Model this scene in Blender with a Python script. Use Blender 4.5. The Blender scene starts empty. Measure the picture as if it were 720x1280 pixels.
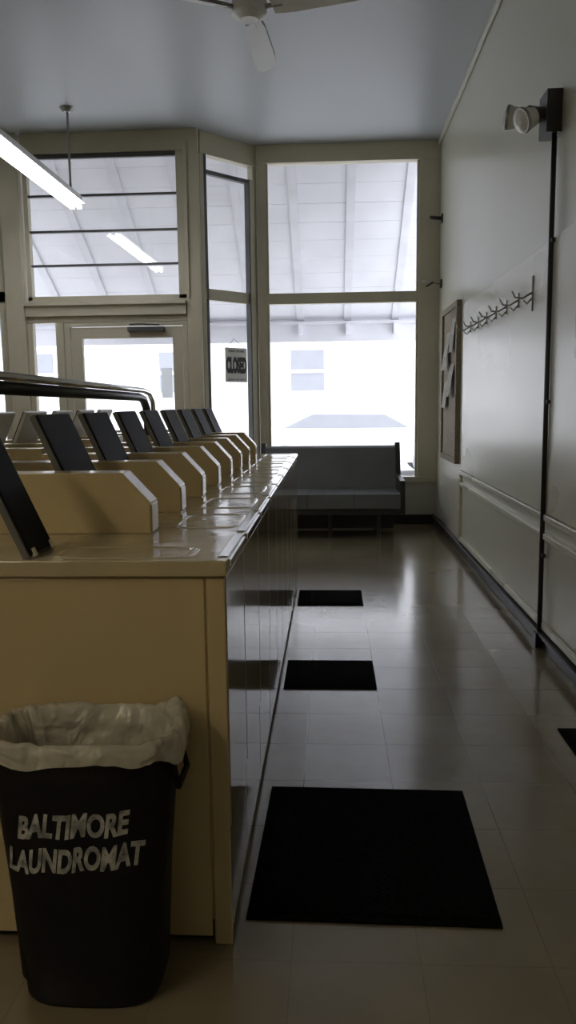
import bpy, bmesh, math, random
from mathutils import Vector, Matrix, noise
random.seed(4)
scene = bpy.context.scene
scene.view_settings.view_transform = 'Standard'

# ------------------------------------------------------------- materials
def mat(name, col, rough=0.5, metal=0.0, var=0.0, vscale=4.0, bump=0.0, bscale=20.0, coat=0.0, col2=None, rvar=0.0, spec=0.5, detail=5, soft=False):
    m = bpy.data.materials.new(name); m.use_nodes = True
    nt = m.node_tree; N = nt.nodes; L = nt.links
    b = N['Principled BSDF']
    b.inputs['Roughness'].default_value = rough
    b.inputs['Metallic'].default_value = metal
    b.inputs['Coat Weight'].default_value = coat
    b.inputs['Coat Roughness'].default_value = 0.08
    b.inputs['Specular IOR Level'].default_value = spec
    c = (*col, 1)
    b.inputs['Base Color'].default_value = c
    tc = N.new('ShaderNodeTexCoord')
    nz = N.new('ShaderNodeTexNoise'); nz.inputs['Scale'].default_value = vscale
    nz.inputs['Detail'].default_value = detail
    L.new(tc.outputs['Object'], nz.inputs['Vector'])
    if col2 is None:
        k = 1 - var
        col2 = tuple(x * k for x in col)
    cr = N.new('ShaderNodeValToRGB')
    p0, p1 = (0.15, 0.85) if soft else (0.35, 0.62)
    cr.color_ramp.elements[0].position = p0; cr.color_ramp.elements[0].color = (*col2, 1)
    cr.color_ramp.elements[1].position = p1; cr.color_ramp.elements[1].color = c
    L.new(nz.outputs['Fac'], cr.inputs['Fac'])
    L.new(cr.outputs['Color'], b.inputs['Base Color'])
    if rvar > 0:
        mr = N.new('ShaderNodeMapRange')
        mr.inputs['To Min'].default_value = max(0.02, rough - rvar)
        mr.inputs['To Max'].default_value = rough + rvar
        L.new(nz.outputs['Fac'], mr.inputs['Value'])
        L.new(mr.outputs['Result'], b.inputs['Roughness'])
    if bump > 0:
        n2 = N.new('ShaderNodeTexNoise'); n2.inputs['Scale'].default_value = bscale
        n2.inputs['Detail'].default_value = 1.5
        L.new(tc.outputs['Object'], n2.inputs['Vector'])
        bp = N.new('ShaderNodeBump'); bp.inputs['Strength'].default_value = bump
        bp.inputs['Distance'].default_value = 0.02
        L.new(n2.outputs['Fac'], bp.inputs['Height'])
        L.new(bp.outputs['Normal'], b.inputs['Normal'])
    return m

def emat(name, col, s):
    m = bpy.data.materials.new(name); m.use_nodes = True
    b = m.node_tree.nodes['Principled BSDF']
    b.inputs['Base Color'].default_value = (0.9, 0.9, 0.9, 1)
    b.inputs['Emission Color'].default_value = (*col, 1)
    b.inputs['Emission Strength'].default_value = s
    return m

def glass_mat():
    m = bpy.data.materials.new('window_glass'); m.use_nodes = True
    nt = m.node_tree; N = nt.nodes; L = nt.links
    N.remove(N['Principled BSDF'])
    out = N['Material Output']
    tr = N.new('ShaderNodeBsdfTransparent'); tr.inputs['Color'].default_value = (0.95, 0.96, 0.97, 1)
    gl = N.new('ShaderNodeBsdfGlossy'); gl.inputs['Roughness'].default_value = 0.01
    lw = N.new('ShaderNodeLayerWeight'); lw.inputs['Blend'].default_value = 0.5
    p = N.new('ShaderNodeMath'); p.operation = 'POWER'; p.inputs[1].default_value = 4
    L.new(lw.outputs['Facing'], p.inputs[0])
    ma = N.new('ShaderNodeMath'); ma.operation = 'MULTIPLY_ADD'
    ma.inputs[1].default_value = 0.7; ma.inputs[2].default_value = 0.05
    L.new(p.outputs[0], ma.inputs[0])
    mx = N.new('ShaderNodeMixShader')
    L.new(ma.outputs[0], mx.inputs['Fac']); L.new(tr.outputs[0], mx.inputs[1]); L.new(gl.outputs[0], mx.inputs[2])
    L.new(mx.outputs[0], out.inputs['Surface'])
    return m

def floor_mat():
    m = bpy.data.materials.new('vinyl_tile_floor'); m.use_nodes = True
    nt = m.node_tree; N = nt.nodes; L = nt.links
    b = N['Principled BSDF']
    b.inputs['Specular IOR Level'].default_value = 0.75
    b.inputs['Coat Weight'].default_value = 0.35; b.inputs['Coat Roughness'].default_value = 0.12
    tc = N.new('ShaderNodeTexCoord')
    br = N.new('ShaderNodeTexBrick'); br.offset = 0.0; br.squash = 1.0
    br.inputs['Scale'].default_value = 1.0
    br.inputs['Brick Width'].default_value = 0.305; br.inputs['Row Height'].default_value = 0.305
    br.inputs['Mortar Size'].default_value = 0.0019; br.inputs['Mortar Smooth'].default_value = 0.3
    br.inputs['Bias'].default_value = 0.0
    br.inputs['Color1'].default_value = (0.30, 0.255, 0.165, 1)
    br.inputs['Color2'].default_value = (0.265, 0.225, 0.145, 1)
    br.inputs['Mortar'].default_value = (0.07, 0.06, 0.045, 1)
    mp = N.new('ShaderNodeMapping'); mp.inputs['Location'].default_value = (0.10, 0.1, 0)
    L.new(tc.outputs['Object'], mp.inputs['Vector']); L.new(mp.outputs['Vector'], br.inputs['Vector'])
    nz = N.new('ShaderNodeTexNoise'); nz.inputs['Scale'].default_value = 0.9; nz.inputs['Detail'].default_value = 7
    nz.inputs['Roughness'].default_value = 0.6
    L.new(tc.outputs['Object'], nz.inputs['Vector'])
    cr = N.new('ShaderNodeValToRGB')
    cr.color_ramp.elements[0].position = 0.25; cr.color_ramp.elements[0].color = (0.55, 0.50, 0.42, 1)
    cr.color_ramp.elements[1].position = 0.72; cr.color_ramp.elements[1].color = (1, 1, 1, 1)
    L.new(nz.outputs['Fac'], cr.inputs['Fac'])
    # seams read clearly only in the middle of the aisle and fade around it
    gr = N.new('ShaderNodeVectorMath'); gr.operation = 'DISTANCE'
    gr.inputs[1].default_value = (0.15, 3.2, 0)
    L.new(tc.outputs['Object'], gr.inputs[0])
    n3 = N.new('ShaderNodeTexNoise'); n3.inputs['Scale'].default_value = 1.6
    L.new(tc.outputs['Object'], n3.inputs['Vector'])
    ad = N.new('ShaderNodeMath'); ad.operation = 'ADD'
    L.new(gr.outputs['Value'], ad.inputs[0]); L.new(n3.outputs['Fac'], ad.inputs[1])
    wr = N.new('ShaderNodeMapRange'); wr.inputs['From Min'].default_value = 1.0; wr.inputs['From Max'].default_value = 1.9
    wr.inputs['To Min'].default_value = 1.0; wr.inputs['To Max'].default_value = 0.22
    L.new(ad.outputs[0], wr.inputs['Value'])
    mw = N.new('ShaderNodeMix'); mw.data_type = 'RGBA'
    mw.inputs[6].default_value = (0.285, 0.242, 0.156, 1)
    L.new(wr.outputs['Result'], mw.inputs[0]); L.new(br.outputs['Color'], mw.inputs[7])
    mx = N.new('ShaderNodeMix'); mx.data_type = 'RGBA'; mx.blend_type = 'MULTIPLY'; mx.inputs[0].default_value = 1
    L.new(mw.outputs[2], mx.inputs[6]); L.new(cr.outputs['Color'], mx.inputs[7])
    L.new(mx.outputs[2], b.inputs['Base Color'])
    mr = N.new('ShaderNodeMapRange'); mr.inputs['To Min'].default_value = 0.10; mr.inputs['To Max'].default_value = 0.32
    L.new(nz.outputs['Fac'], mr.inputs['Value']); L.new(mr.outputs['Result'], b.inputs['Roughness'])
    n2 = N.new('ShaderNodeTexNoise'); n2.inputs['Scale'].default_value = 4
    n2.inputs['Detail'].default_value = 1
    L.new(tc.outputs['Object'], n2.inputs['Vector'])
    mm = N.new('ShaderNodeMath'); mm.operation = 'MULTIPLY'
    L.new(br.outputs['Fac'], mm.inputs[0]); L.new(wr.outputs['Result'], mm.inputs[1])
    sub = N.new('ShaderNodeMath'); sub.operation = 'SUBTRACT'
    L.new(n2.outputs['Fac'], sub.inputs[0]); L.new(mm.outputs[0], sub.inputs[1])
    bp = N.new('ShaderNodeBump'); bp.inputs['Strength'].default_value = 0.2; bp.inputs['Distance'].default_value = 0.01
    L.new(sub.outputs[0], bp.inputs['Height']); L.new(bp.outputs['Normal'], b.inputs['Normal'])
    return m

def bag_mat():
    m = bpy.data.materials.new('bag_plastic'); m.use_nodes = True
    nt = m.node_tree; N = nt.nodes; L = nt.links
    b = N['Principled BSDF']; b.inputs['Base Color'].default_value = (0.72, 0.69, 0.58, 1)
    b.inputs['Roughness'].default_value = 0.22
    tl = N.new('ShaderNodeBsdfTransparent'); tl.inputs['Color'].default_value = (0.92, 0.9, 0.85, 1)
    tc = N.new('ShaderNodeTexCoord'); nz = N.new('ShaderNodeTexNoise'); nz.inputs['Scale'].default_value = 9
    nz.inputs['Distortion'].default_value = 1.5
    L.new(tc.outputs['Object'], nz.inputs['Vector'])
    bp = N.new('ShaderNodeBump'); bp.inputs['Strength'].default_value = 0.9; bp.inputs['Distance'].default_value = 0.03
    L.new(nz.outputs['Fac'], bp.inputs['Height']); L.new(bp.outputs['Normal'], b.inputs['Normal'])
    mr = N.new('ShaderNodeMapRange'); mr.inputs['From Min'].default_value = 0.3; mr.inputs['From Max'].default_value = 0.7
    mr.inputs['To Min'].default_value = 0.10; mr.inputs['To Max'].default_value = 0.48
    L.new(nz.outputs['Fac'], mr.inputs['Value'])
    mx = N.new('ShaderNodeMixShader')
    L.new(mr.outputs['Result'], mx.inputs[0])
    L.new(b.outputs[0], mx.inputs[1]); L.new(tl.outputs[0], mx.inputs[2])
    L.new(mx.outputs[0], N['Material Output'].inputs['Surface'])
    return m

def thin_paper():
    m = bpy.data.materials.new('thin_paper'); m.use_nodes = True
    nt = m.node_tree; N = nt.nodes; L = nt.links
    b = N['Principled BSDF']; b.inputs['Base Color'].default_value = (0.75, 0.76, 0.78, 1)
    b.inputs['Roughness'].default_value = 0.8
    tl = N.new('ShaderNodeBsdfTranslucent'); tl.inputs['Color'].default_value = (0.8, 0.82, 0.86, 1)
    mx = N.new('ShaderNodeMixShader'); mx.inputs[0].default_value = 0.5
    L.new(b.outputs[0], mx.inputs[1]); L.new(tl.outputs[0], mx.inputs[2])
    L.new(mx.outputs[0], N['Material Output'].inputs['Surface'])
    return m

M = {}
M['wall'] = mat('painted_wall', (0.58, 0.57, 0.475), 0.30, var=0.12, vscale=0.8, bump=0.12, bscale=3.5, rvar=0.06, detail=2, soft=True)
M['wains'] = mat('painted_wainscot', (0.61, 0.60, 0.49), 0.28, var=0.10, vscale=0.9, bump=0.10, bscale=4, rvar=0.05, detail=2, soft=True)
M['ceil'] = mat('painted_ceiling', (0.50, 0.53, 0.56), 0.38, var=0.10, vscale=0.8, bump=0.08, bscale=3, rvar=0.05, detail=2, soft=True)
M['frame'] = mat('painted_frame', (0.56, 0.515, 0.39), 0.45, var=0.14, vscale=4, bump=0.08, soft=True)
M['dframe'] = mat('dark_muntin', (0.10, 0.10, 0.10), 0.5, var=0.2)
M['floor'] = floor_mat()
M['glass'] = glass_mat()
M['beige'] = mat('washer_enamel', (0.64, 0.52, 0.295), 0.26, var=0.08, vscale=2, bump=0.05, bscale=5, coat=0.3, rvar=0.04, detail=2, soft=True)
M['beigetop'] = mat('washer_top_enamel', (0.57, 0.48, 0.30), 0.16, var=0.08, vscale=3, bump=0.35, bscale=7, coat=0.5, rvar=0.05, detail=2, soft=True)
M['panel'] = mat('washer_front_enamel_shaded', (0.44, 0.37, 0.24), 0.14, var=0.10, vscale=2, bump=0.12, bscale=4, coat=0.5, detail=2, soft=True)  # darker washer enamel: shade of the backlit front is mixed into the colour
M['lid'] = mat('black_lid_enamel', (0.012, 0.012, 0.014), 0.55, var=0.3, spec=0.04)
M['lidback'] = mat('lid_rim_grey', (0.16, 0.16, 0.15), 0.4, var=0.1)
M['paleenamel'] = mat('pale_enamel', (0.66, 0.66, 0.64), 0.3, var=0.1)
M['chrome'] = mat('chrome', (0.75, 0.75, 0.74), 0.16, metal=1.0, var=0.15)
M['steel'] = mat('brushed_steel', (0.42, 0.42, 0.40), 0.4, metal=0.8, var=0.2)
M['blackm'] = mat('black_paint', (0.03, 0.03, 0.03), 0.35, var=0.3)
M['rubber'] = mat('rubber_mat', (0.007, 0.007, 0.008), 0.95, var=0.4, vscale=40, bump=0.4, bscale=150, spec=0.05)
M['canp'] = mat('black_plastic', (0.008, 0.008, 0.011), 0.5, var=0.3, vscale=10, bump=0.05, bscale=30, spec=0.3)
M['bag'] = bag_mat()
M['lettering'] = mat('white_brush_paint', (0.62, 0.62, 0.60), 0.6, col2=(0.22, 0.22, 0.22), vscale=35)
M['paper'] = mat('paper', (0.75, 0.74, 0.70), 0.7, var=0.06)
M['thinpaper'] = thin_paper()
M['oldpaper'] = mat('faded_paper', (0.40, 0.38, 0.33), 0.8, var=0.25, vscale=12)
M['ink'] = mat('ink', (0.02, 0.02, 0.02), 0.6)
M['vinyl'] = mat('grey_vinyl', (0.14, 0.145, 0.15), 0.45, var=0.15, bump=0.1, bscale=12)
M['dvinyl'] = mat('dark_vinyl', (0.03, 0.03, 0.03), 0.4, var=0.2)
M['cork'] = mat('cork_board', (0.27, 0.22, 0.15), 0.8, var=0.3, vscale=40)
M['basebl'] = mat('black_cove_base', (0.02, 0.018, 0.016), 0.35, var=0.3)
M['whitef'] = mat('white_fixture', (0.82, 0.82, 0.82), 0.4, var=0.05)
M['tube'] = emat('fluorescent_tube', (0.93, 0.95, 1.0), 20.0)
M['tubew'] = emat('fluorescent_tube_warm', (1.0, 0.84, 0.60), 25.0)
M['lens'] = mat('frosted_lens', (0.8, 0.8, 0.78), 0.15, var=0.15, coat=0.5)
M['canopy'] = mat('canopy_boards', (0.71, 0.71, 0.765), 0.7, var=0.08, vscale=2)
M['canopyb'] = mat('canopy_batten', (0.65, 0.65, 0.70), 0.7, var=0.10)
M['walk'] = mat('concrete_walk', (0.75, 0.75, 0.73), 0.9, var=0.08, vscale=3)
M['road'] = mat('street_asphalt', (0.70, 0.70, 0.71), 0.9, var=0.05)
M['bld'] = mat('pale_stucco', (0.85, 0.85, 0.85), 0.9, var=0.03)
M['bldd'] = mat('store_window_pale', (0.31, 0.32, 0.35), 0.6, var=0.05)
M['car'] = mat('car_paint', (0.70, 0.70, 0.70), 0.5, var=0.02)
M['carg'] = mat('car_glass', (0.33, 0.34, 0.37), 0.5, var=0.05)

# ------------------------------------------------------------- builder
class B:
    def __init__(s, name):
        s.name = name; s.bm = bmesh.new(); s.mats = []
    def mi(s, m):
        mm = M[m]
        if mm not in s.mats: s.mats.append(mm)
        return s.mats.index(mm)
    def faces(s, vs, fs, m, smooth=False):
        i = s.mi(m)
        bv = [s.bm.verts.new(v) for v in vs]
        for f in fs:
            try:
                F = s.bm.faces.new([bv[k] for k in f]); F.material_index = i; F.smooth = smooth
            except ValueError: pass
    def box(s, x0, x1, y0, y1, z0, z1, m, xf=None):
        vs = [(x, y, z) for z in (z0, z1) for y in (y0, y1) for x in (x0, x1)]
        vs = [Vector(v) for v in vs]
        if xf: vs = [xf(v) for v in vs]
        s.faces(vs, [(0,2,3,1),(4,5,7,6),(0,1,5,4),(2,6,7,3),(0,4,6,2),(1,3,7,5)], m)
    def prism(s, pts, axis, a, b, m):
        def mk(p, t):
            return {'y': (p[0], t, p[1]), 'x': (t, p[0], p[1]), 'z': (p[0], p[1], t)}[axis]
        n = len(pts)
        vs = [mk(p, a) for p in pts] + [mk(p, b) for p in pts]
        fs = [tuple(range(n))[::-1], tuple(range(n, 2*n))]
        fs += [(i, (i+1) % n, n+(i+1) % n, n+i) for i in range(n)]
        s.faces([Vector(v) for v in vs], fs, m)
    def cyl(s, p0, p1, r0, m, r1=None, seg=16, caps=True):
        p0 = Vector(p0); p1 = Vector(p1); r1 = r0 if r1 is None else r1
        d = (p1-p0).normalized()
        a = d.orthogonal().normalized(); b = d.cross(a)
        vs = []
        for p, r in ((p0, r0), (p1, r1)):
            for i in range(seg):
                t = 2*math.pi*i/seg
                vs.append(p + a*math.cos(t)*r + b*math.sin(t)*r)
        s.faces(vs, [(i, (i+1) % seg, seg+(i+1) % seg, seg+i) for i in range(seg)], m, True)
        if caps:
            s.faces(vs[:seg], [tuple(range(seg))[::-1]], m); s.faces(vs[seg:], [tuple(range(seg))], m)
    def tube(s, pts, r, m, seg=12):
        pts = [Vector(p) for p in pts]; n = len(pts)
        vs = []; up = None
        for k, p in enumerate(pts):
            d = (pts[min(k+1, n-1)] - pts[max(k-1, 0)]).normalized()
            if up is None: up = d.orthogonal().normalized()
            a = (up - d*up.dot(d)).normalized(); up = a; b = d.cross(a)
            for i in range(seg):
                t = 2*math.pi*i/seg
                vs.append(p + a*math.cos(t)*r + b*math.sin(t)*r)
        fs = []
        for k in range(n-1):
            for i in range(seg):
                fs.append((k*seg+i, k*seg+(i+1) % seg, (k+1)*seg+(i+1) % seg, (k+1)*seg+i))
        fs += [tuple(range(seg))[::-1], tuple(range((n-1)*seg, n*seg))]
        s.faces(vs, fs, m, True)
    def loft(s, rings, m, cap0=True, cap1=True, smooth=True):
        n = len(rings[0]); vs = [Vector(v) for r in rings for v in r]; fs = []
        for k in range(len(rings)-1):
            for i in range(n):
                fs.append((k*n+i, k*n+(i+1) % n, (k+1)*n+(i+1) % n, (k+1)*n+i))
        if cap0: fs.append(tuple(range(n))[::-1])
        if cap1: fs.append(tuple(range((len(rings)-1)*n, len(rings)*n)))
        s.faces(vs, fs, m, smooth)
    def done(s, bevel=0.0, seg=2, recalc=True):
        if recalc: bmesh.ops.recalc_face_normals(s.bm, faces=s.bm.faces)
        me = bpy.data.meshes.new(s.name); s.bm.to_mesh(me); s.bm.free()
        for m in s.mats: me.materials.append(m)
        o = bpy.data.objects.new(s.name, me); scene.collection.objects.link(o)
        if bevel > 0:
            md = o.modifiers.new('bevel', 'BEVEL'); md.width = bevel; md.segments = seg
            md.limit_method = 'ANGLE'; md.angle_limit = math.radians(40)
        return o

def text_mesh(body, size, offset=0.0, shear=0.0, spacing=1.0):
    c = bpy.data.curves.new('txt', 'FONT'); c.body = body; c.size = size
    c.align_x = 'CENTER'; c.align_y = 'CENTER'; c.offset = offset; c.shear = shear
    c.space_character = spacing; c.resolution_u = 4
    o = bpy.data.objects.new('txt', c); scene.collection.objects.link(o)
    dg = bpy.context.evaluated_depsgraph_get(); dg.update()
    me = bpy.data.meshes.new_from_object(o.evaluated_get(dg))
    vs = [v.co.copy() for v in me.vertices]; fs = [tuple(p.vertices) for p in me.polygons]
    bpy.data.objects.remove(o); bpy.data.curves.remove(c); bpy.data.meshes.remove(me)
    return vs, fs

XR = 1.135; ZC = 3.95; YR = 8.66; YL = 8.10; XL = -4.6; YB = -2.6

# ------------------------------------------------------------- room shell
b = B('floor'); b.box(XL-0.1, XR+0.1, YB-0.1, 8.76, -0.1, 0, 'floor'); b.done()
b = B('ceiling'); b.box(XL-0.1, XR+0.1, YB-0.1, 8.76, ZC, ZC+0.1, 'ceil'); b.done()
b = B('wall_right'); b.box(XR, XR+0.1, YB, 8.76, 0, ZC, 'wall'); b.done()
b = B('wall_left'); b.box(XL-0.1, XL, YB, 8.76, 0, ZC, 'wall'); b.done()
b = B('wall_back'); b.box(XL, XR, YB-0.1, YB, 0, ZC, 'wall'); b.done()
b = B('wall_front')
b.box(-0.74, XR, YR, YR+0.1, 0, 0.45, 'wall')
b.box(XL, -3.25, YL, YL+0.1, 0, 0.45, 'wall')
b.done()
b = B('baseboard_front'); b.box(-0.74, XR-0.022, YR-0.02, YR-0.001, 0, 0.10, 'basebl'); b.done(0.004)
b = B('baseboard_right')
b.box(XR-0.02, XR-0.001, YB, YR-0.001, 0, 0.06, 'basebl')
b.box(XR-0.045, XR-0.001, YB, YR-0.022, 0.070, 0.088, 'basebl')
b.done(0.004)

# wainscot on right wall
b = B('trim_wainscot')
y0, y1 = -2.5, 6.98
for z in (0.70, 0.60):
    b.box(XR-0.028, XR-0.001, y0, y1, z-0.016, z+0.016, 'wains')
b.box(XR-0.022, XR-0.001, y0, y1, 0.10, 0.135, 'wains')
b.box(XR-0.026, XR-0.001, y1, y1+0.04, 0.10, 0.72, 'wains')
b.box(XR-0.014, XR-0.001, 1.5, y1, 0.72, 2.12, 'wains')
b.done(0.004)
b = B('trim_ceiling'); b.box(XR-0.03, XR-0.001, YB, YR, ZC-0.05, ZC-0.001, 'wall'); b.done(0.01)

# ------------------------------------------------------------- storefront
b = B('window_1')
b.box(-0.764, -0.67, YR, YR+0.1, 0.45, 3.87, 'frame')
b.box(0.923, XR-0.001, YR-0.01, YR+0.1, 0.45, 3.87, 'frame')
b.box(-0.764, XR-0.001, YR-0.02, YR+0.1, 3.77, ZC-0.001, 'frame')
b.box(-0.67, 0.923, YR-0.01, YR+0.08, 2.35, 2.46, 'frame')
b.box(-0.764, XR-0.001, YR-0.03, YR+0.1, 0.451, 0.513, 'frame')
b.box(-0.67, -0.645, YR+0.02, YR+0.06, 0.51, 3.77, 'frame')
b.box(0.90, 0.923, YR+0.02, YR+0.06, 0.51, 3.77, 'frame')
b.box(-0.67, 0.923, YR+0.04, YR+0.045, 0.5, 3.78, 'glass')
b.done(0.006)

P0 = Vector((-1.27, 8.13, 0)); P1 = Vector((-0.765, YR+0.02, 0))
D = (P1-P0); LEN = D.length; D.normalize(); NN = Vector((-D.y, D.x, 0))
def angxf(v): return P0 + D*v.x + NN*v.y + Vector((0, 0, v.z))
b = B('window_2')
for (a0, a1, c0, c1, z0, z1, m) in [
    (0, 0.05, 0, 0.08, 0, 3.86, 'frame'), (LEN-0.05, LEN, 0, 0.08, 0, 3.86, 'frame'),
    (0, LEN, -0.01, 0.09, 3.74, ZC-0.001, 'frame'), (0.05, LEN-0.05, 0, 0.07, 2.35, 2.46, 'frame'),
    (0.05, LEN-0.05, 0, 0.08, 0, 0.5, 'frame'),
    (0.05, 0.085, 0.0, 0.05, 0.5, 3.74, 'dframe'), (LEN-0.11, LEN-0.05, -0.02, 0.05, 0.5, 3.60, 'frame'),
    (LEN-0.125, LEN-0.11, -0.02, 0.05, 0.5, 3.60, 'dframe'),
    (0.085, LEN-0.11, 0, 0.05, 3.56, 3.60, 'dframe'),
    (0.05, LEN-0.05, 0.03, 0.035, 0.5, 3.74, 'glass')]:
    b.box(a0, a1, c0, c1, z0, z1, m, angxf)
b.done(0.004)

b = B('trim_pillar')
b.box(-1.42, -1.275, YL-0.03, YL+0.12, 0, ZC-0.001, 'frame')
b.box(-1.40, -1.385, YL-0.05, YL-0.03, 2.35, ZC-0.1, 'frame')
b.done(0.006)
b = B('window_3')   # transom over door
b.box(-3.03, -1.42, YL-0.02, YL+0.1, 3.76, ZC-0.001, 'frame')
b.box(-3.03, -2.985, YL, YL+0.08, 2.36, 3.76, 'frame')
b.box(-1.50, -1.42, YL, YL+0.08, 2.36, 3.76, 'frame')
b.box(-3.03, -1.42, YL, YL+0.08, 2.34, 2.40, 'frame')
b.box(-2.985, -1.50, YL+0.01, YL+0.05, 3.715, 3.76, 'dframe')
for z in (3.367, 3.027, 2.70):
    b.box(-2.985, -1.50, YL+0.01, YL+0.05, z-0.011, z+0.011, 'dframe')
b.box(-2.985, -1.50, YL+0.055, YL+0.06, 2.40, 3.76, 'glass')
b.done(0.003)
b = B('trim_transom')
b.box(-3.05, -1.425, YL-0.05, YL+0.1, 2.20, 2.335, 'frame')
b.box(-3.05, -1.425, YL-0.09, YL-0.05, 2.30, 2.335, 'frame')
b.box(-3.05, -1.425, YL-0.0, YL+0.1, 2.14, 2.20, 'frame')
b.done(0.005)
b = B('trim_post')
b.box(-3.25, -3.06, YL-0.04, YL+0.12, 0, ZC-0.001, 'frame')
b.done(0.006)
b = B('window_4')   # sidelight
b.box(-3.055, -3.0, YL, YL+0.08, 0, 2.135, 'frame'); b.box(-2.76, -2.68, YL-0.02, YL+0.08, 0, 2.135, 'frame')
b.box(-3.0, -2.76, YL, YL+0.08, 0, 0.45, 'frame')
b.box(-3.0, -2.76, YL+0.04, YL+0.045, 0.45, 2.135, 'glass')
b.done(0.004)
b = B('door_1')
b.box(-2.675, -2.62, YL-0.01, YL+0.08, 0, 2.135, 'frame'); b.box(-1.475, -1.425, YL-0.01, YL+0.08, 0, 2.135, 'frame')
b.box(-2.62, -1.475, YL-0.01, YL+0.08, 2.10, 2.135, 'frame')
b.box(-2.61, -2.50, YL+0.01, YL+0.06, 0.01, 2.09, 'frame'); b.box(-1.58, -1.485, YL+0.01, YL+0.06, 0.01, 2.09, 'frame')
b.box(-2.50, -1.58, YL+0.01, YL+0.06, 1.98, 2.09, 'frame'); b.box(-2.50, -1.58, YL+0.01, YL+0.06, 0.01, 0.30, 'frame')
b.box(-2.50, -1.58, YL+0.03, YL+0.035, 0.3, 1.98, 'glass')
b.box(-2.02, -1.66, YL-0.06, YL+0.01, 2.04, 2.085, 'dframe')
b.tube([(-1.70, YL-0.04, 2.10), (-1.85, YL-0.16, 2.10), (-2.0, YL-0.03, 2.11)], 0.008, 'dframe', 8)
b.tube([(-2.55, YL+0.0, 1.05), (-2.55, YL-0.06, 1.05), (-1.53, YL-0.06, 1.05), (-1.53, YL, 1.05)], 0.014, 'chrome', 8)
b.faces([Vector((-1.71, YL+0.026, 1.38)), Vector((-1.60, YL+0.026, 1.38)), Vector((-1.60, YL+0.026, 1.68)), Vector((-1.71, YL+0.026, 1.68))], [(0, 1, 2, 3)], 'thinpaper')
b.done(0.003)
b = B('window_5')
b.box(XL, -3.251, YL-0.02, YL+0.1, 3.80, ZC-0.001, 'frame')
b.box(XL, -3.251, YL, YL+0.08, 2.35, 2.46, 'frame')
b.box(XL, -3.251, YL-0.02, YL+0.1, 0.451, 0.51, 'frame')
b.box(-3.33, -3.251, YL, YL+0.08, 0.51, 3.80, 'frame'); b.box(XL, XL+0.08, YL, YL+0.08, 0.51, 3.80, 'frame')
b.box(XL+0.08, -3.33, YL+0.04, YL+0.045, 0.5, 3.80, 'glass')
b.done(0.005)

# closed sign, hung parallel to the angled glass
b = B('closed_sign')
s0, s1 = 0.235, 0.53
b.box(s0, s1, -0.05, -0.045, 1.535, 1.885, 'paper', angxf)
vs, fs = text_mesh('CLOSED', 0.085, 0.006)
w = max(v.x for v in vs)-min(v.x for v in vs)
k = (s1-s0-0.02)/w
b.faces([angxf(Vector(((s0+s1)/2+v.x*k, -0.052, 1.70+v.y*2.4))) for v in vs], fs, 'ink')
vs, fs = text_mesh('please call again', 0.03)
w = max(v.x for v in vs)-min(v.x for v in vs); k = (s1-s0-0.06)/w
b.faces([angxf(Vector(((s0+s1)/2+v.x*k, -0.052, 1.565+v.y))) for v in vs], fs, 'ink')
vs, fs = text_mesh('SORRY WE ARE', 0.03, 0.001)
w = max(v.x for v in vs)-min(v.x for v in vs); k = (s1-s0-0.08)/w
b.faces([angxf(Vector(((s0+s1)/2+v.x*k, -0.052, 1.85+v.y))) for v in vs], fs, 'ink')
b.tube([angxf(Vector((s0+0.03, -0.047, 1.885))), angxf(Vector(((s0+s1)/2, -0.02, 1.98))), angxf(Vector((s1-0.03, -0.047, 1.885)))], 0.003, 'ink', 6)
b.done(recalc=True)

# ------------------------------------------------------------- outside
b = B('sidewalk'); b.box(-16, 14, 8.77, 13.2, -0.16, -0.02, 'walk'); b.done()
b = B('street'); b.box(-30, 30, 13.21, 24, -0.25, -0.14, 'road'); b.done()
b = B('canopy')
ya, za, yb, zb = 8.85, 4.05, 11.5, 2.46
sl = Vector((0, yb-ya, zb-za)); SL = sl.length; sl.normalize(); nr = Vector((0, -sl.z, sl.y))
def cxf(v): return Vector((v.x, ya, za)) + sl*v.y + nr*v.z
b.box(-9, 6, 0, SL, 0.012, 0.05, 'canopy', cxf)
y = 0.0
while y < SL-0.01:
    y2 = min(SL, y+0.30)
    b.box(-9, 6, y, y2-0.003, 0.004+random.uniform(0, 0.002), 0.0115, 'canopy', cxf); y = y2
x = -9.0
while x < 6.0:
    b.box(x-0.05, x+0.05, 0, SL, -0.02, 0.003, 'canopyb', cxf); x += 0.66
b.box(-9, 6, yb-0.02, yb+0.06, 2.17, 2.50, 'canopy')
b.box(-9, 6, yb-0.10, yb-0.02, 2.40, 2.44, 'canopyb')
for i in range(23):
    xx = -9.0+i*0.66; b.box(xx-0.025, xx+0.025, yb-0.16, yb-0.02, 2.26, 2.40, 'canopy')
for xx in (-8.5, 5.5):
    b.box(xx-0.05, xx+0.05, yb-0.02, yb+0.08, -0.02, 2.17, 'canopyb')
b.done()
b = B('store_building')
b.box(-22, 20, 24.5, 30, -0.2, 6.5, 'bld')
for xx in (-14, -9.5, -5.2, -1.2, 4.5, 9):
    b.box(xx, xx+1.0, 24.44, 24.5, 1.7, 2.9, 'bldd'); b.box(xx-0.05, xx+1.05, 24.40, 24.44, 2.22, 2.32, 'bld')
b.box(-22, 20, 24.0, 24.5, 3.6, 3.8, 'bld')
b.done()
b = B('parked_car')
prof = [(-2.2, 0.15), (2.2, 0.15), (2.25, 0.55), (2.0, 0.72), (1.2, 0.80), (0.6, 1.14), (-0.9, 1.16), (-1.7, 0.82), (-2.2, 0.74), (-2.28, 0.42)]
cx = 0.5
b.prism([(p[0]+cx, p[1]) for p in prof], 'y', 15.6, 17.3, 'car')
b.prism([(cx+1.0, 0.83), (cx+0.54, 1.08), (cx-0.85, 1.10), (cx-1.4, 0.84)], 'y', 15.58, 15.6, 'carg')
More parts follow.
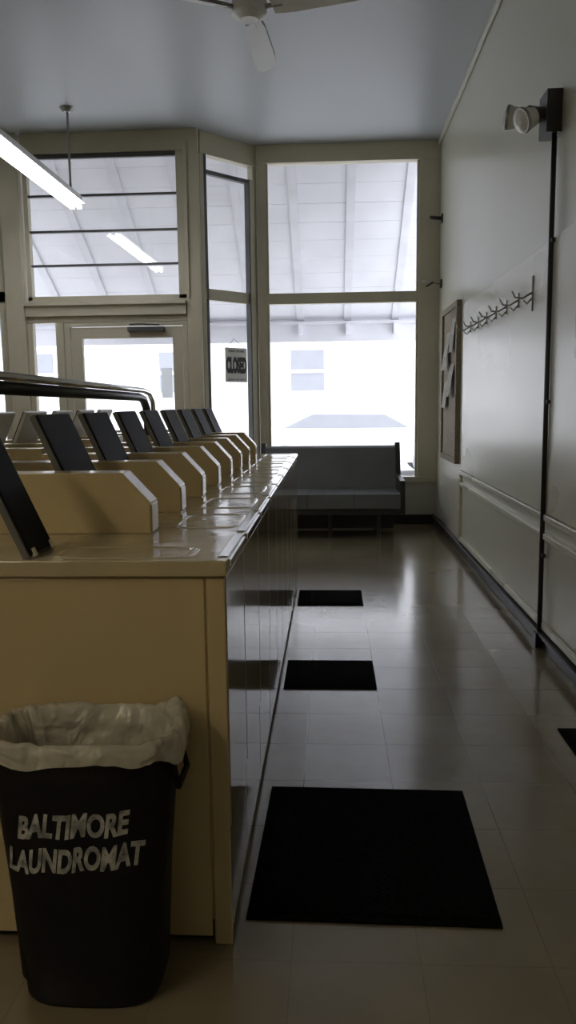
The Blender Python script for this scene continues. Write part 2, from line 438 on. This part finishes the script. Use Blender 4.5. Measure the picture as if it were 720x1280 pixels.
for xx in (-1.4, 1.4):
    for yy in (15.58, 17.12):
        b.cyl((cx+xx, yy, 0.18), (cx+xx, yy+0.2, 0.18), 0.32, 'carg', seg=24)
b.done(0.03)

# ------------------------------------------------------------- washers
YS, YE = 1.784, 5.68
XF = -0.243; XM = -1.2
def mirror(v): return Vector((2*XM - v.x, v.y, v.z))
ident = lambda v: v
def washers(name, xf, lidm):
    b = B(name)
    bounds = [YS] + [2.16+0.44*k for k in range(8)] + [YE]
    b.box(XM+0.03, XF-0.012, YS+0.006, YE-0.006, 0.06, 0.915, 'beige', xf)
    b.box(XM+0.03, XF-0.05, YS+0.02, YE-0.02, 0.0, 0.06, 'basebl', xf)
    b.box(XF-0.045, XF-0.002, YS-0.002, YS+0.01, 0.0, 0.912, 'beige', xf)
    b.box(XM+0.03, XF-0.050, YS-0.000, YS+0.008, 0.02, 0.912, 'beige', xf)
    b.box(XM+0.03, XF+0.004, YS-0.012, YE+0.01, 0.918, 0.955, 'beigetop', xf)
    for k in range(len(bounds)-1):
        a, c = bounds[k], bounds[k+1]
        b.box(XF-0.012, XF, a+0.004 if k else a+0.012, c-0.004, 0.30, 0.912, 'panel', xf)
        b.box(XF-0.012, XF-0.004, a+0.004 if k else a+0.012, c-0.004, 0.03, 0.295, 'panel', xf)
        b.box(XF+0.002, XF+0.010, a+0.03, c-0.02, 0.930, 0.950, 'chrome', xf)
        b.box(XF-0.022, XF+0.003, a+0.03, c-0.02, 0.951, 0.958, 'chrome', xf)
    for k in range(8):
        y = 2.16+0.44*k
        pr = [(-0.498, 0.955), (-0.498, 1.043), (-0.573, 1.124), (-1.12, 1.124), (-1.12, 0.955)]
        n = len(pr)
        vs = [xf(Vector((p[0], y, p[1]))) for p in pr] + [xf(Vector((p[0], y+0.09, p[1]))) for p in pr]
        fs = [tuple(range(n)), tuple(range(n, 2*n))] + [(i, (i+1) % n, n+(i+1) % n, n+i) for i in range(n)]
        b.faces(vs, fs, 'beige')
        b.box(-0.507, -0.494, y+0.006, y+0.084, 0.960, 1.036, 'beige', xf)
    for k in range(9):
        if k == 0: ya_, yb_ = 1.795, 1.95
        else: ya_, yb_ = 2.16+0.44*(k-1)+0.095, 2.16+0.44*k-0.05
        yb_ = min(yb_, YE-0.02)
        h0 = Vector((-0.70, 0, 0.958)); h1 = Vector((-0.845, 0, 1.285))
        d = (h1-h0); ln = d.length; d.normalize(); nn = Vector((d.z, 0, -d.x))
        def lx(v, h0=h0, d=d, nn=nn): return xf(h0 + d*v.z + nn*v.x + Vector((0, v.y, 0)))
        b.box(-0.018, 0.0, ya_, yb_, 0, ln, lidm, lx)
        b.box(0.0, 0.006, ya_+0.003, yb_-0.008, 0.004, ln-0.004, 'lid', lx)
        b.box(-0.010, 0.010, ya_+0.01, ya_+0.03, -0.004, 0.02, 'chrome', lx)
        b.box(-0.010, 0.010, yb_-0.03, yb_-0.01, -0.004, 0.02, 'chrome', lx)
        cyy = (ya_+yb_)/2; hx, hy = 0.15, (yb_-ya_)/2
        cxx = -0.49 if k == 0 else -0.365
        hx = 0.17 if k == 0 else 0.095
        ring = []
        for (sc, z) in ((1.0, 0.9552), (0.97, 0.9575), (0.90, 0.9575), (0.87, 0.9553)):
            r = []
            for i in range(36):
                t = 2*math.pi*i/36; c_, s_ = math.cos(t), math.sin(t)
                r.append(xf(Vector((cxx+hx*sc*math.copysign(abs(c_)**0.35, c_), cyy+hy*sc*math.copysign(abs(s_)**0.35, s_), z))))
            ring.append(r)
        b.loft(ring, 'beigetop', False, False)
    return b.done(0.004)
washers('washing_machine_row', ident, 'lidback')
washers('washing_machine_row', mirror, 'paleenamel')

b = B('handrail_pipe')
pts = [(-1.2, 1.85, 1.385), (-1.2, 5.0, 1.36), (-1.2, 5.12, 1.345), (-1.2, 5.20, 1.29), (-1.2, 5.22, 1.21), (-1.2, 5.22, 0.0)]
b.tube(pts, 0.026, 'blackm')
b.tube([(-1.17, 1.85, 1.425), (-1.17, 5.0, 1.40), (-1.17, 5.16, 1.385), (-1.17, 5.26, 1.33), (-1.17, 5.28, 1.21)], 0.016, 'chrome')
b.tube([(-1.2, 2.0, 1.38), (-1.2, 2.0, 0.0)], 0.02, 'blackm')
b.done()

# ------------------------------------------------------------- trash can
TX, TY = -0.540, 1.650
def se(a, bb, n, t):
    c, s_ = math.cos(t), math.sin(t)
    return a*math.copysign(abs(c)**(2/n), c), bb*math.copysign(abs(s_)**(2/n), s_)
def can_ab(z):
    k = z/0.61
    return 0.150+0.053*k, 0.092+0.028*k
NS = 96; EXP = 3.2
def ring(a, bb, z, n=EXP):
    return [(TX+se(a, bb, n, 2*math.pi*i/NS)[0], TY+se(a, bb, n, 2*math.pi*i/NS)[1], z) for i in range(NS)]
b = B('trash_can')
rs = []
for z in (0.0, 0.012, 0.1, 0.25, 0.4, 0.52, 0.56):
    a, bb = can_ab(z); k = -0.006 if z == 0 else 0
    rs.append(ring(a+k, bb+k, z))
a, bb = can_ab(0.61)
rs += [ring(a+0.006, bb+0.003, 0.565), ring(a+0.006, bb+0.003, 0.605), ring(a-0.002, bb-0.002, 0.61), ring(a-0.01, bb-0.01, 0.60), ring(a-0.04, bb-0.03, 0.05)]
b.loft(rs, 'canp', True, True)
for sx in (-1, 1):
    hx = TX+sx*(0.198)
    b.tube([(hx, TY-0.05, 0.56), (hx+sx*0.014, TY-0.05, 0.50), (hx+sx*0.014, TY+0.05, 0.50), (hx, TY+0.05, 0.56)], 0.007, 'canp', 8)
def on_can(x, z, off=0.003):
    a, bb = can_ab(z); u = min(0.985, abs(x/a))
    return Vector((TX+x, TY-bb*(1-u**EXP)**(1/EXP)-off, z))
for body, zc, wid, hgt, x0, slope in (('BALTIMORE', 0.440, 0.245, 0.056, -0.002, 0.05), ('LAUNDROMAT', 0.363, 0.302, 0.058, -0.004, 0.08)):
    vs, fs = text_mesh(body, 0.1, 0.0042, 0.25)
    mnx = min(v.x for v in vs); mxx = max(v.x for v in vs); mny = min(v.y for v in vs); mxy = max(v.y for v in vs)
    nv = []
    for v in vs:
        xx = ((v.x-mnx)/(mxx-mnx)-0.5)*wid+x0
        zz = zc+((v.y-mny)/(mxy-mny)-0.5)*hgt + slope*xx + 0.003*math.sin(xx*70)
        nv.append(on_can(xx, zz))
    b.faces(nv, fs, 'lettering')
b.done()

b = B('trash_bag')
prof = [(-0.10, 0.30), (-0.055, 0.42), (-0.035, 0.50), (-0.024, 0.57), (-0.014, 0.612), (-0.002, 0.619), (0.009, 0.612), (0.012, 0.600), (0.014, 0.588), (0.016, 0.575)]
rs = []
A, BB = can_ab(0.61)
for j, (off, z) in enumerate(prof):
    r = []
    for i in range(NS*2):
        t = 2*math.pi*i/(NS*2)
        nz = noise.noise(Vector((math.cos(t)*1.8, math.sin(t)*1.8, j*0.2)))
        n2 = noise.noise(Vector((math.cos(t)*9, math.sin(t)*9, j*0.5+7)))
        amp = 0.005 if 4 <= j <= 6 else 0.010
        o = off + (abs(nz)+abs(n2)*0.6)*amp*(1 if j > 4 else -1.6)
        x, y = se(A+o, BB+o*0.9, EXP, t)
        zz = z
        if j >= 7:
            zz += nz*0.035*(j-6)/3 + n2*0.004*(j-6)/3
        if j in (4, 5, 6): zz += n2*0.006
        pk = math.exp(-((t-0.6)/0.28)**2)
        if j >= 3: zz += pk*0.028; x += pk*0.008
        r.append((TX+x, min(TY+y, 1.779), zz))
    rs.append(r)
b.loft(rs, 'bag', False, False)
b.faces([Vector(v) for v in rs[0]], [tuple(range(NS*2))], 'bag', True)
b.done()

# ------------------------------------------------------------- floor mats
def fmat(x0, x1, y0, y1, rot=0.0):
    b = B('floor_mat')
    cx, cy = (x0+x1)/2, (y0+y1)/2; c, s = math.cos(rot), math.sin(rot)
    def xf(v):
        dx, dy = v.x-cx, v.y-cy
        return Vector((cx+dx*c-dy*s, cy+dx*s+dy*c, v.z))
    b.box(x0, x1, y0, y1, 0.0005, 0.007, 'rubber', xf)
    b.box(x0+0.025, x1-0.025, y0+0.025, y1-0.025, 0.006, 0.011, 'rubber', xf)
    n = 12
    for i in range(n):
        xx = x0+0.04+(x1-x0-0.08)*i/(n-1)
        b.box(xx-0.006, xx+0.006, y0+0.04, y1-0.04, 0.011, 0.013, 'rubber', xf)
    b.done(0.002)
fmat(-0.215, 0.430, 1.87, 2.58, -0.02)
fmat(-0.225, 0.205, 3.55, 3.95)
fmat(-0.225, 0.205, 5.09, 5.50)
fmat(0.90, 1.085, 2.78, 3.11)

# ------------------------------------------------------------- bench
b = B('bench')
X0, X1 = -0.68, 0.66
b.box(X0, X1, 7.62, 8.28, 0.30, 0.44, 'vinyl')
b.prism([(8.16, 0.44), (8.30, 0.44), (8.42, 0.85), (8.33, 0.87), (8.29, 0.85)], 'x', X0, X1, 'vinyl')
b.box(X0, X1, 7.64, 8.30, 0.24, 0.295, 'dvinyl')
for xx in (-0.23, 0.22): b.box(xx-0.003, xx+0.003, 7.618, 8.2, 0.31, 0.4415, 'dvinyl')
for xa in (X0-0.05, X1):
    b.prism([(7.66, 0.24), (8.30, 0.24), (8.45, 0.88), (8.34, 0.90), (8.20, 0.58), (7.70, 0.56)], 'x', xa, xa+0.05, 'dvinyl')
for xx in (X0+0.15, (X0+X1)/2, X1-0.2):
    for yy in (7.72, 8.22):
        b.cyl((xx, yy, 0), (xx, yy, 0.245), 0.018, 'blackm')
b.box(X0+0.02, X1-0.02, 8.20, 8.24, 0.02, 0.24, 'dvinyl')
b.done(0.018, 3)

# ------------------------------------------------------------- right wall things
b = B('wall_conduit')
CY = 4.22
b.tube([(XR-0.028, CY, 0.002), (XR-0.028, CY, 2.63)], 0.013, 'blackm')
for z in (0.5, 1.3, 2.1):
    b.box(XR-0.034, XR-0.014, CY-0.03, CY+0.03, z-0.01, z+0.01, 'blackm')
b.box(XR-0.055, XR-0.046, CY-0.03, CY+0.03, 0.002, 0.08, 'blackm')
b.done()
b = B('emergency_light')
ZE = -0.10
b.box(XR-0.075, XR-0.001, 4.19, 4.34, 2.71+ZE, 2.91+ZE, 'blackm')
b.tube([(XR-0.07, 4.30, 2.84+ZE), (XR-0.13, 4.32, 2.86+ZE), (XR-0.16, 4.34, 2.84+ZE)], 0.02, 'blackm', 10)
for (c, d) in (((XR-0.13, 4.36, 2.83+ZE), (-0.9, 0.2, 0.12)), ((XR-0.11, 4.22, 2.80+ZE), (-0.8, -0.3, -0.35))):
    c = Vector(c); d = Vector(d).normalized()
    b.cyl(c-d*0.03, c+d*0.03, 0.03, 'blackm', 0.045)
    b.cyl(c+d*0.03, c+d*0.09, 0.045, 'lens', 0.06, seg=20)
    b.cyl(c+d*0.09, c+d*0.105, 0.063, 'steel', 0.06, seg=20)
    b.cyl(c+d*0.105, c+d*0.118, 0.054, 'lens', 0.02, seg=20)
b.tube([(XR-0.11, 4.22, 2.80+ZE), (XR-0.06, 4.26, 2.82+ZE)], 0.02, 'blackm', 10)
b.done()
for i in range(7):
    y = 4.62+i*0.33
    b = B('coat_hook')
    h = 0.10 if i == 0 else 0.045
    b.box(XR-0.022, XR-0.0145, y-0.010, y+0.010, 1.90-h, 1.90+h*0.9, 'steel')
    b.tube([(XR-0.020, y, 1.90), (XR-0.07, y, 1.87), (XR-0.11, y, 1.875), (XR-0.13, y, 1.91)], 0.0055, 'steel', 8)
    b.tube([(XR-0.020, y, 1.87), (XR-0.045, y, 1.84), (XR-0.065, y, 1.86)], 0.005, 'steel', 8)
    b.done()
b = B('bulletin_board')
b.box(XR-0.045, XR-0.001, 7.15, 7.20, 0.76, 2.18, 'cork')
b.box(XR-0.045, XR-0.001, 8.05, 8.10, 0.76, 2.18, 'cork')
b.box(XR-0.045, XR-0.001, 7.2, 8.05, 2.13, 2.18, 'cork'); b.box(XR-0.045, XR-0.001, 7.2, 8.05, 0.76, 0.81, 'cork')
b.box(XR-0.025, XR-0.001, 7.2, 8.05, 0.81, 2.13, 'cork')
for (ya_, yb_, z0, z1, tl) in ((7.30, 7.52, 1.75, 2.05, 0.03), (7.6, 7.85, 1.6, 1.95, 0.05), (7.35, 7.6, 1.35, 1.65, 0.05), (7.7, 7.95, 1.25, 1.5, 0.03)):
    b.faces([Vector((XR-0.028, ya_, z1)), Vector((XR-0.028, yb_, z1)), Vector((XR-0.03-tl, yb_, z0)), Vector((XR-0.03-tl, ya_, z0))], [(0, 1, 2, 3)], 'oldpaper')
b.done()
for z in (3.14, 2.50):
    b = B('wall_bracket')
    b.box(XR-0.015, XR-0.001, 8.42, 8.50, z-0.04, z+0.04, 'blackm')
    if z > 3: b.tube([(XR-0.01, 8.46, z), (XR-0.13, 8.46, z+0.01)], 0.02, 'blackm', 10)
    else:
        b.tube([(XR-0.01, 8.46, z), (XR-0.10, 8.46, z+0.02), (XR-0.20, 8.46, z+0.03)], 0.01, 'steel', 8)
        b.tube([(XR-0.08, 8.46, z+0.02), (XR-0.16, 8.42, z-0.03)], 0.008, 'blackm', 8)
    b.done()

# ------------------------------------------------------------- lamps
def strip(y0, y1, x, z, m, rods):
    b = B('fluorescent_lamp')
    b.prism([(x-0.055, z+0.10), (x+0.055, z+0.10), (x+0.055, z+0.06), (x+0.085, z+0.03), (x-0.085, z+0.03), (x-0.055, z+0.06)], 'y', y0, y1, 'whitef')
    for dx in (-0.035, 0.035):
        b.cyl((x+dx, y0+0.04, z), (x+dx, y1-0.04, z), 0.021, m)
        for yy in (y0+0.01, y1-0.03): b.box(x+dx-0.02, x+dx+0.02, yy, yy+0.025, z-0.022, z+0.04, 'whitef')
    for ry in rods:
        b.cyl((x, ry, z+0.09), (x, ry, ZC-0.03), 0.011, 'steel', seg=10)
        b.cyl((x, ry, ZC-0.04), (x, ry, ZC-0.001), 0.035, 'steel', 0.07)
    b.done()
strip(5.1, 7.6, -2.34, 3.13, 'tube', (5.5, 7.45))
strip(-1.6, 0.8, -2.34, 3.13, 'tubew', (-1.3, 0.5))

b = B('ceiling_fan')
fx, fy, fz = -0.445, 4.80, 3.50
b.cyl((fx, fy, ZC-0.05), (fx, fy, ZC-0.001), 0.03, 'whitef', 0.075)
b.cyl((fx, fy, fz+0.08), (fx, fy, ZC-0.04), 0.013, 'whitef', seg=10)
b.cyl((fx, fy, fz-0.03), (fx, fy, fz+0.05), 0.10, 'whitef', 0.10, seg=24)
b.cyl((fx, fy, fz+0.05), (fx, fy, fz+0.09), 0.10, 'whitef', 0.03, seg=24)
b.cyl((fx, fy, fz-0.06), (fx, fy, fz-0.03), 0.05, 'whitef', 0.10, seg=24)
for ang in (87, 207, 342):
    t = math.radians(ang); u = Vector((math.cos(t), math.sin(t), 0)); w = Vector((-u.y, u.x, -0.35)).normalized()
    c0 = Vector((fx, fy, fz-0.005))
    b.tube([c0+u*0.08, c0+u*0.2], 0.014, 'steel', 8)
    out = [(0.14, 0.045), (0.25, 0.060), (0.65, 0.070), (0.74, 0.062), (0.80, 0.03)]
    tk = Vector((0, 0, 0.011))
    top = [c0+u*r+w*h+tk for r, h in out]+[c0+u*r-w*h+tk for r, h in out[::-1]]
    bot = [p-tk*2 for p in top]
    n = len(top)
    side = [(i, (i+1) % n, n+(i+1) % n, n+i) for i in range(n)]
    b.faces(top+bot, [tuple(range(n)), tuple(range(n, 2*n))[::-1]], 'whitef')
    b.faces(top+bot, side, 'steel')
b.done()

# ------------------------------------------------------------- world
w = bpy.data.worlds.new('World'); scene.world = w; w.use_nodes = True
bg = w.node_tree.nodes['Background']
bg.inputs['Color'].default_value = (0.93, 0.945, 1.0, 1); bg.inputs['Strength'].default_value = 3.9

# ------------------------------------------------------------- camera
cam = bpy.data.cameras.new('camera'); cam.lens = 28.125; cam.sensor_width = 36
co = bpy.data.objects.new('camera', cam); scene.collection.objects.link(co)
R = Matrix.Rotation(math.radians(3.13), 4, 'Z') @ Matrix.Rotation(math.radians(90-7.7), 4, 'X') @ Matrix.Rotation(math.radians(-0.7), 4, 'Z')
co.matrix_world = Matrix.Translation((0, 0, 1.306)) @ R
scene.camera = co
